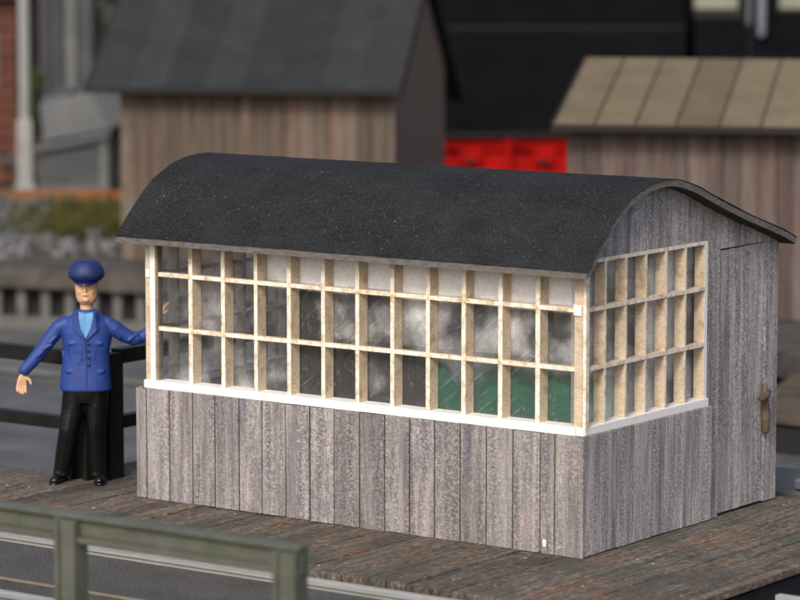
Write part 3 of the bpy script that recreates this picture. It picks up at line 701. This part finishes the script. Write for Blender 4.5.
b = MB(); b.box(.98, 1.12, -.04, -.001, 0, .84, 'concrete_light'); b.box(.0, .95, -.02, -.001, .08, .14, 'concrete_light'); b.build('corner_rib', hp)
b = MB(); b.hexa([(1.13, 0.02, 0), (1.52, .5, 0), (1.52, 1.4, 0), (1.13, 1.4, 0), (1.13, 0.02, .86), (1.52, .5, 1.2), (1.52, 1.4, 1.28), (1.13, 1.4, 1.2)], 'dark_grey'); b.build('side_panel', hp)
b = MB(); b.hexa([(.10, -.08, .84), (1.16, -.08, 1.02), (1.5, .3, 1.22), (.1, 1.2, 1.2), (.05, .0, 1.42), (.82, .0, 1.66), (1.42, .4, 1.46), (.1, 1.2, 1.7)], 'concrete_light'); b.hexa([(-.10, -.12, .66), (1.16, -.12, .90), (1.16, -.081, .90), (-.10, -.081, .66), (-.10, -.12, .74), (1.16, -.12, 1.0), (1.16, -.081, 1.0), (-.10, -.081, .74)], 'concrete_light'); b.build('chute', hp, bevel=.02)
b = MB(); b.box(.06, .84, .5, 1.3, 1.0, 6, 'concrete'); b.box(.42, .60, .42, .499, 1.62, 6, 'concrete_light'); b.box(.12, .18, .44, .499, 1.4, 6, 'dark_grey'); b.box(.30, .34, .44, .499, 1.7, 6, 'dark_grey'); b.build('tower', hp, bevel=.02)
bh = thing('brick_building', 'red brick building with a grey window at the far left edge', 'building', at_depth(-11.5, 58, 0), a_)
b = MB(); b.box(0, 4.55, 0, 4, 0, 2.95, 'brick')
for k in range(12): b.box(4.2, 4.551, -.04, -.001, .1 + k * .25, .22 + k * .25, 'brick')
b.build('wall', bh)
b = MB(); b.hexa([(-.2, -.3, 2.9), (4.75, -.3, 2.9), (4.75, 4.3, 2.9), (-.2, 4.3, 2.9), (-.2, 1.8, 4.2), (4.75, 1.8, 4.2), (4.75, 2.2, 4.2), (-.2, 2.2, 4.2)], 'dark_grey'); b.build('roof', bh)
for xx in (3.62, 2.0):
    b = MB(); b.box(xx, xx + .62, -.05, -.001, 1.25, 2.2, 'concrete_light'); wf = b.build('window', bh); b = MB(); b.box(xx + .06, xx + .56, -.06, -.051, 1.32, 2.12, 'concrete'); b.build('pane', wf)
# rubble of bricks by the building
b = MB()
for k in range(46):
    u = rnd.uniform(-7.4, -5.75); d = rnd.uniform(51.8, 56.5); p = Vector(at_depth(u, d, rnd.uniform(0, .12))); s_ = rnd.uniform(.06, .17)
    b.box(p.x - s_, p.x + s_, p.y - s_ * .6, p.y + s_ * .6, p.z, p.z + s_ * 1.1, rnd.choice(['brick', 'brick', 'concrete_light', 'coping', 'shed_boards']), rnd.random(), j=.03)
struct(b.build('rubble'), 'stuff'); bpy.data.objects['rubble']['label'] = 'heap of broken bricks and pale stones'
def bush(name, label, u, d, h, wd, nleaf, zc):
    t = thing(name, label, 'tree', at_depth(u, d, 0), a_)
    b = MB(); b.tube([(0, 0, 0), (.05, .02, h * .4), (0, 0, h * .8)], [.09, .06, .03], 'bark', 8)
    for k in range(7):
        an = k * .9; z0 = h * (.3 + .06 * k); b.tube([(0, 0, z0), (wd * .4 * math.cos(an), wd * .4 * math.sin(an), z0 + h * .22)], [.035, .012], 'bark', 6)
    b.build('trunk', t, smooth=True)
    b = MB(); cl = [(rnd.uniform(-1, 1) * wd * .6, rnd.uniform(-1, 1) * wd * .6, rnd.uniform(zc, h)) for _ in range(22)]
    for k in range(nleaf):
        c = rnd.choice(cl); v = Vector((rnd.gauss(0, 1), rnd.gauss(0, 1), rnd.gauss(0, 1))).normalized() * wd * .35 * rnd.random() ** .4; p = Vector(c) + v
        n1 = Vector((rnd.gauss(0, 1), rnd.gauss(0, 1), rnd.gauss(0, 1))).normalized(); n2 = n1.orthogonal().normalized(); s_ = rnd.uniform(.04, .09); i0 = len(b.v)
        b.v += [tuple(p - n1 * s_), tuple(p + n2 * s_ * .5), tuple(p + n1 * s_), tuple(p - n2 * s_ * .5)]; b.face([i0, i0 + 1, i0 + 2, i0 + 3], 'leaf', rnd.random())
    b.build('crown', t)
bush('leafy_tree', 'dark green tree between the grey tower and the steep shed roof', -5.25, 55, 5.6, 1.0, 2600, 1.4)
bush('small_bush', 'small olive bush between the mast and the grey hopper', -6.15, 54, 1.75, .45, 500, .9)
# ballast stones and moss on the ground behind the pit
b = MB()
for k in range(900):
    u = rnd.uniform(-6.6, -4.9) if k < 700 else rnd.uniform(-6.6, -3.4); d = rnd.uniform(41.2, 48.6); p = at_depth(u, d, 0); s_ = rnd.uniform(.03, .11)
    b.box(p[0] - s_, p[0] + s_, p[1] - s_ * .8, p[1] + s_ * .8, -.02, s_ * rnd.uniform(.7, 1.5), 'gravel', rnd.random(), j=s_ * .35)
o = struct(b.build('ballast'), 'stuff'); o['label'] = 'loose grey ballast stones'
b = MB()
for k in range(4200):
    u = rnd.gauss(-4.5, .55); d = rnd.uniform(43.2, 47.6); u = min(u, -3.5); z = max(0, rnd.gauss(.04, .07)); p = at_depth(u, d, z); s_ = rnd.uniform(.02, .07); n1 = Vector((rnd.gauss(0, .6), rnd.gauss(0, .6), 1)).normalized(); n2 = n1.orthogonal().normalized() * s_ * .5; P = Vector(p); i0 = len(b.v)
    b.v += [tuple(P - n2), tuple(P + n2), tuple(P + n1 * s_ * 2)]; b.face([i0, i0 + 1, i0 + 2], 'moss', rnd.random())
o = struct(b.build('moss'), 'stuff'); o['label'] = 'tufts of olive moss and grass'
# planked ramp and stone kerb glimpsed to the right of the door
rp = thing('plank_ramp', 'sloping brown plank ramp behind the cabin at the right edge', 'ramp', (-1.0, 8.4, -.75))
b = MB()
for k in range(9):
    z = .30 + .045 * k; y = .2 * k; b.hexa([(-2.6, y, z), (2.6, y, z), (2.6, y + .19, z + .036), (-2.6, y + .19, z + .036), (-2.6, y, z + .05), (2.6, y, z + .05), (2.6, y + .19, z + .086), (-2.6, y + .19, z + .086)], 'ramp_boards', rnd.random())
b.build('planking', rp)
b = MB(); b.box(-2.5, 2.5, .05, 1.7, .0, .28, 'pitdark'); b.build('ramp_shadow', rp)  # black box standing in for the shadow beneath the ramp
b = MB(); b.box(-4.6, 2.6, 3.3, 4.25, -.30, -.04, 'pitwall', j=.01); tag(b.build('stone_kerb', bevel=.02), 'grey stone kerb just behind the planked deck at the right edge', 'kerb')
b = MB(); b.box(-.20, .08, 3.35, 3.55, -.035, .05, 'pipe', j=.012); tag(b.build('stone_block', bevel=.01), 'small bluish grey block lying on the stone kerb at the right edge', 'block')

# ================================================================== the railwayman
def remesh(name, b, parent, vox, smooth=2, keepmat=None):
    o = b.build(name); md = o.modifiers.new('r', 'REMESH'); md.mode = 'VOXEL'; md.voxel_size = vox; md.use_smooth_shade = True
    if smooth: sm = o.modifiers.new('s', 'SMOOTH'); sm.factor = .5; sm.iterations = smooth
    bpy.context.view_layer.update(); dg = bpy.context.evaluated_depsgraph_get(); me = bpy.data.meshes.new_from_object(o.evaluated_get(dg), depsgraph=dg)
    me.materials.clear(); me.materials.append(M[b.mats[0]]); me.name = name
    for p in me.polygons: p.use_smooth = True
    o.modifiers.clear(); old = o.data; o.data = me; bpy.data.meshes.remove(old); o.parent = parent; return o
FX, FY = -4.785, .21
man = thing('person', 'railwayman in blue coat, blue peaked cap and black trousers gripping the cabin corner post', 'person', (FX, FY, 0.0), a_)
def ringE(cx, cy, z, rx, ry, n=28, sq=2.3):
    out = []
    for k in range(n):
        t = 2 * math.pi * k / n; c, s_ = math.cos(t), math.sin(t); out.append((cx + rx * math.copysign(abs(c) ** (2 / sq), c), cy + ry * math.copysign(abs(s_) ** (2 / sq), s_), z))
    return out
HR = [Vector(v) for v in ((-.475, -.055, .86),)]      # wrist of the free hand
# body: head, neck, torso core, arms, hands, legs: one skin
b = MB()
b.loft([ringE(.040, .0, z, rx, ry, 20, 2.1) for z, rx, ry in ((1.414, .034, .040), (1.420, .057, .062), (1.442, .075, .078), (1.475, .084, .087), (1.51, .088, .092), (1.55, .090, .097), (1.60, .090, .098), (1.65, .078, .09), (1.69, .05, .06), (1.705, .025, .03))], 'skin')
b.tube([(.035, .015, 1.22), (.037, .012, 1.41)], [.055, .05], 'skin')
b.loft([ringE(.03, 0, z, rx, ry) for z, rx, ry in ((.68, .12, .09), (.9, .13, .09), (1.15, .16, .09), (1.27, .12, .08))], 'skin')
b.tube([(-.13, 0, 1.24), (-.30, -.01, 1.08), (-.435, -.045, .90), (-.462, -.052, .868)], [.045, .036, .028, .022], 'skin')
b.tube([(.20, 0, 1.24), (.31, .015, 1.18), (.40, .028, 1.135), (.50, .03, 1.17), (.615, .03, 1.31)], [.045, .038, .034, .028, .022], 'skin')
for sx, kx, fx, fy in ((-.06, -.12, -.165, -.05), (.11, .10, .11, -.02)): b.tube([(sx, 0, .74), (kx, -.02, .43), (fx, 0, .13)], [.07, .05, .03], 'skin')
# nose, brows, ears, chin
b.tube([(.040, -.093, 1.565), (.040, -.112, 1.530)], [.007, .010], 'skin', 8); b.ell((.040, -.078, 1.453), (.028, .020, .016), 'skin', 10, 8)
b.tube([(.004, -.090, 1.580), (.076, -.090, 1.580)], [.008, .008], 'skin', 8); b.ell((.040, -.086, 1.492), (.026, .013, .008), 'skin', 10, 8)
for s_ in (-1, 1): b.ell((.040 + s_ * .080, .01, 1.54), (.012, .022, .034), 'skin', 10, 8); b.ell((.040 + s_ * .045, -.070, 1.515), (.02, .018, .018), 'skin', 10, 8)
# free hand: palm, four curled fingers, thumb
def hand(b, wrist, dirv, side, palmn, curl, sc=1.0, thumb_sign=1):
    W = Vector(wrist); d = Vector(dirv).normalized(); s_ = Vector(side).normalized(); n_ = Vector(palmn).normalized()
    for k, off in enumerate((-.028, -.009, .010, .028)):
        b.tube([W, W + d * .035 * sc + s_ * off * .7 * sc, W + d * .078 * sc + s_ * off * sc], [.017 * sc, .016 * sc, .0135 * sc], 'skin', 8)
    for k, (off, L) in enumerate(((-.030, .060), (-.010, .078), (.010, .084), (.030, .075))):
        p0 = W + d * .078 * sc + s_ * off * sc; d1 = (d + n_ * curl * .45).normalized(); d2 = (d + n_ * curl * 1.2).normalized(); d3 = (d * .6 + n_ * curl * 1.8).normalized()
        sp = s_ * off * .15; p1 = p0 + d1 * L * .45 * sc + sp; p2 = p1 + d2 * L * .33 * sc; p3 = p2 + d3 * L * .25 * sc
        b.tube([p0, p1, p2, p3], [.0105 * sc, .0098 * sc, .009 * sc, .0078 * sc], 'skin', 8)
    t0 = W + d * .025 * sc + s_ * .026 * sc * thumb_sign; t1 = t0 + (d * .5 + s_ * .75 * thumb_sign + n_ * .4).normalized() * .04 * sc; t2 = t1 + (d * .9 + s_ * .25 * thumb_sign + n_ * .5).normalized() * .036 * sc
    b.tube([t0, t1, t2], [.014 * sc, .0115 * sc, .0095 * sc], 'skin', 8)
hand(b, (-.462, -.052, .868), (-.10, -.12, -1), (.9, .35, 0), (.35, -.9, 0), .35, 1.0, 1)
hand(b, (.615, .03, 1.31), (.35, .05, 1), (.2, -1, 0), (1, .1, -.2), .8, .95, 1)
body = remesh('body', b, man, .0062, 1)
# small painted face details on the body
for s_ in (-1, 1):
    b = MB(); b.ell((.040 + s_ * .030, -.090, 1.560), (.012, .006, .004), 'lip', 10, 6); b.build('eye', man, smooth=True)
    b = MB(); b.ell((.040 + s_ * .030, -.0955, 1.580), (.018, .006, .003), 'lip', 10, 6); b.build('eyebrow', man, smooth=True)
b = MB(); b.ell((.040, -.0960, 1.492), (.019, .006, .002), 'lip', 10, 6); b.build('mouth', man, smooth=True)
b = MB(); b.loft([ringE(.040, .022, z, rx, ry, 20, 2.1) for z, rx, ry in ((1.50, .055, .078), (1.54, .080, .082), (1.60, .085, .088), (1.64, .083, .086))], 'hair'); b.build('hair', man, smooth=True)
def yfront(x_, z):
    tb = ((.735, .022, .198, .128), (.85, .024, .196, .126), (.95, .028, .186, .118), (1.03, .032, .182, .116), (1.12, .036, .192, .120), (1.20, .038, .200, .116), (1.26, .038, .190, .104), (1.305, .038, .150, .088), (1.335, .038, .105, .075))
    for A_, B_ in zip(tb, tb[1:]):
        if A_[0] <= z <= B_[0]:
            f = (z - A_[0]) / (B_[0] - A_[0]); cx, rx, ry = [A_[i] + (B_[i] - A_[i]) * f for i in (1, 2, 3)]; q = min(1, abs((x_ - cx) / rx)) ** 2.3; return -ry * (1 - q) ** (1 / 2.3)
    return -.1
yfr = yfront
# coat: torso and sleeves, remeshed into one garment
b = MB()
b.loft([ringE(cx, 0, z, rx, ry) for z, cx, rx, ry in ((.735, .022, .198, .128), (.75, .022, .203, .132), (.85, .024, .196, .126), (.95, .028, .186, .118), (1.03, .032, .182, .116), (1.12, .036, .192, .120), (1.20, .038, .200, .116), (1.26, .038, .190, .104), (1.305, .038, .150, .088), (1.335, .038, .112, .082), (1.36, .038, .088, .074), (1.372, .038, .07, .062))], 'coat')
b.tube([(-.115, .0, 1.262), (-.185, .0, 1.225), (-.255, -.012, 1.13), (-.32, -.025, 1.045), (-.395, -.04, .955), (-.452, -.05, .895)], [.060, .064, .058, .053, .049, .045], 'coat', 18, ends=True)
b.tube([(.19, .0, 1.262), (.255, .005, 1.222), (.33, .018, 1.165), (.40, .028, 1.135), (.475, .03, 1.152), (.545, .03, 1.215), (.592, .03, 1.278)], [.060, .064, .059, .055, .050, .045, .042], 'coat', 18)
# folds
for k in range(26):
    an = rnd.uniform(-2.8, -.35); z = rnd.uniform(.76, 1.0); x_ = .03 + .185 * math.cos(an); y_ = .115 * math.sin(an); b.tube([(x_, y_, z), (x_ + rnd.uniform(-.03, .03), y_ * 1.02, z + rnd.uniform(.05, .14))], [.010, .006], 'coat', 6)
for (P_, Q_) in (((-.24, -.07, 1.12), (-.19, -.06, 1.17)), ((-.29, -.075, 1.07), (-.23, -.075, 1.10)), ((-.34, -.08, 1.01), (-.29, -.08, 1.06)), ((.37, -.035, 1.13), (.42, -.03, 1.17)), ((.30, -.05, 1.15), (.26, -.06, 1.22)), ((.45, -.02, 1.14), (.43, -.025, 1.19))): b.tube([P_, Q_], [.012, .007], 'coat', 6)
# pocket flaps
for (px_, pz_) in ((-.055, 1.115), (.125, 1.115), (-.075, .895), (.135, .895)): b.box(px_ - .043, px_ + .043, yfr(px_, pz_) - .004, -.05, pz_ - .010, pz_ + .010, 'coat')
coat = remesh('coat', b, man, .0068, 2)
b = MB()
# lapels: thick folded wedges either side of the shirt
for s_ in (-1, 1):
    pl = [(.040 + s_ * .002, 1.135), (.040 + s_ * .085, 1.215), (.040 + s_ * .108, 1.235), (.040 + s_ * .100, 1.30), (.040 + s_ * .088, 1.375), (.040 + s_ * .068, 1.368), (.040 + s_ * .040, 1.24)]
    fr_ = [(x_, min(yfront(x_, z), -.06) - .022, z) for x_, z in pl]; bk = [(x_, y_ + .03, z) for x_, y_, z in fr_]
    b.loft([fr_, bk] if s_ < 0 else [fr_[::-1], bk[::-1]], 'coat')
lp = b.build('lapels', coat, bevel=.005)
b = MB()
b.beam((.043, yfront(.043, .74) - .005, .742), (.043, yfront(.043, 1.0) - .005, 1.0), .007, .005, 'coatdark', up=(0, 1, 0)); b.beam((.043, yfront(.043, 1.0) - .005, 1.0), (.040, yfront(.04, 1.12) - .006, 1.125), .007, .005, 'coatdark', up=(0, 1, 0)); b.build('front_seam', coat)
for z in (1.115, 1.06, 1.005, .95): b = MB(); b.ell((.062, yfront(.062, z) - .006, z), (.013, .008, .013), 'coatdark', 12, 8); b.build('button', coat, smooth=True)
b = MB(); fr_ = [(x_, y_, z) for x_, y_, z in ((.040, -.134, 1.15), (.078, -.132, 1.23), (.10, -.114, 1.30), (.098, -.088, 1.362), (.040, -.092, 1.345), (-.018, -.088, 1.362), (-.02, -.114, 1.30), (.002, -.132, 1.23))]
b.loft([fr_, [(x_, y_ + .035, z) for x_, y_, z in fr_]], 'shirt')
b.loft([ringE(.038, .008, z, rx, ry, 20, 2) for z, rx, ry in ((1.28, .085, .072), (1.345, .076, .074), (1.36, .066, .068))], 'shirt'); b.build('shirt', man, bevel=.006)
# trousers
b = MB()
b.loft([ringE(.022, 0, z, rx, ry) for z, rx, ry in ((.64, .125, .092), (.70, .168, .105), (.80, .172, .108))], 'trouser')
b.tube([(-.062, .0, .74), (-.078, -.005, .58), (-.110, -.03, .42), (-.145, -.012, .25), (-.172, .0, .10), (-.178, -.005, .055)], [.094, .093, .078, .072, .064, .066], 'trouser', 20, ends=False)
b.tube([(.106, .0, .74), (.106, .0, .58), (.100, -.015, .42), (.106, .0, .25), (.112, .005, .10), (.115, .0, .052)], [.094, .092, .078, .072, .064, .066], 'trouser', 20, ends=False)

for (P_) in ([(-.075, -.092, .62), (-.112, -.106, .42), (-.146, -.082, .25), (-.173, -.064, .09)], [(.106, -.090, .62), (.100, -.092, .42), (.106, -.070, .25), (.113, -.060, .09)]): b.tube(P_, [.007, .008, .008, .006], 'trouser', 6)
remesh('trousers', b, man, .0065, 4)
for sx, yaw in ((-.182, -.35), (.122, .12)):
    b = MB(); rot = Matrix.Rotation(yaw, 3, 'Z')
    def T(p): v = rot @ Vector(p); return (v.x + sx, v.y - .0, v.z)
    for z0, z1, e, mt in ((.001, .018, .0, 'trouser'),):
        b.loft([[T((x_ * 1.0, y_, z)) for x_, y_ in ((-.036, .07), (-.038, .0), (-.042, -.08), (-.034, -.135), (0, -.155), (.034, -.135), (.042, -.08), (.038, .0), (.036, .07), (0, .085))] for z in (z0, z1)], mt)
    b.loft([[T((x_ * f, (y_ + .03) * fy_ - .03 + dy, z)) for x_, y_ in ((-.034, .065), (-.036, .0), (-.040, -.08), (-.032, -.13), (0, -.148), (.032, -.13), (.040, -.08), (.036, .0), (.034, .065), (0, .078))] for z, f, fy_, dy in ((.0182, 1, 1, 0), (.045, .98, .97, .0), (.066, .85, .75, .018), (.09, .75, .5, .035))], 'trouser'); b.build('shoe', man, smooth=True)
# cap: band, full crown, visor
cp = thing('cap', '', 'cap'); bpy.data.objects.remove(cp)
b = MB()
b.loft([ringE(.040, cy, z, rx, ry, 28, 2.05) for z, cy, rx, ry in ((1.592, .0, .100, .112), (1.602, .0, .112, .124), (1.620, .0, .133, .142), (1.645, -.004, .143, .150), (1.672, -.006, .139, .146), (1.700, -.004, .128, .136), (1.724, .0, .114, .124), (1.744, .004, .098, .110), (1.755, .008, .070, .080), (1.757, .010, .03, .04))], 'cap')
for k in range(14):
    t_ = 2 * math.pi * k / 14 + rnd.uniform(-.1, .1); b.tube([(.04 + .11 * math.cos(t_), .11 * math.sin(t_), 1.665), (.04 + .125 * math.cos(t_), .13 * math.sin(t_), 1.71)], [.012, .007], 'cap', 6)
capo = remesh('cap', b, man, .006, 2)
b = MB(); outer = []; inner = []
for k in range(13):
    t_ = math.pi * (1 + k / 12); inner.append((.04 + .099 * math.cos(t_), .0 + .108 * math.sin(t_))); outer.append((.04 + .104 * math.cos(t_), .0 + .155 * math.sin(t_)))
b.loft([[(x_, y_, 1.612), (X_, Y_, 1.612 - .030 * abs((Y_) / .145)), (X_, Y_, 1.606 - .030 * abs((Y_) / .145)), (x_, y_, 1.604)] for (x_, y_), (X_, Y_) in zip(inner, outer)], 'visor'); b.build('visor', capo, smooth=True)

# ------------------------------------------------------------------ render hints
S.render.engine = 'CYCLES'; S.cycles.max_bounces = 8; S.cycles.transparent_max_bounces = 16
S.render.resolution_x = 1024; S.render.resolution_y = 768
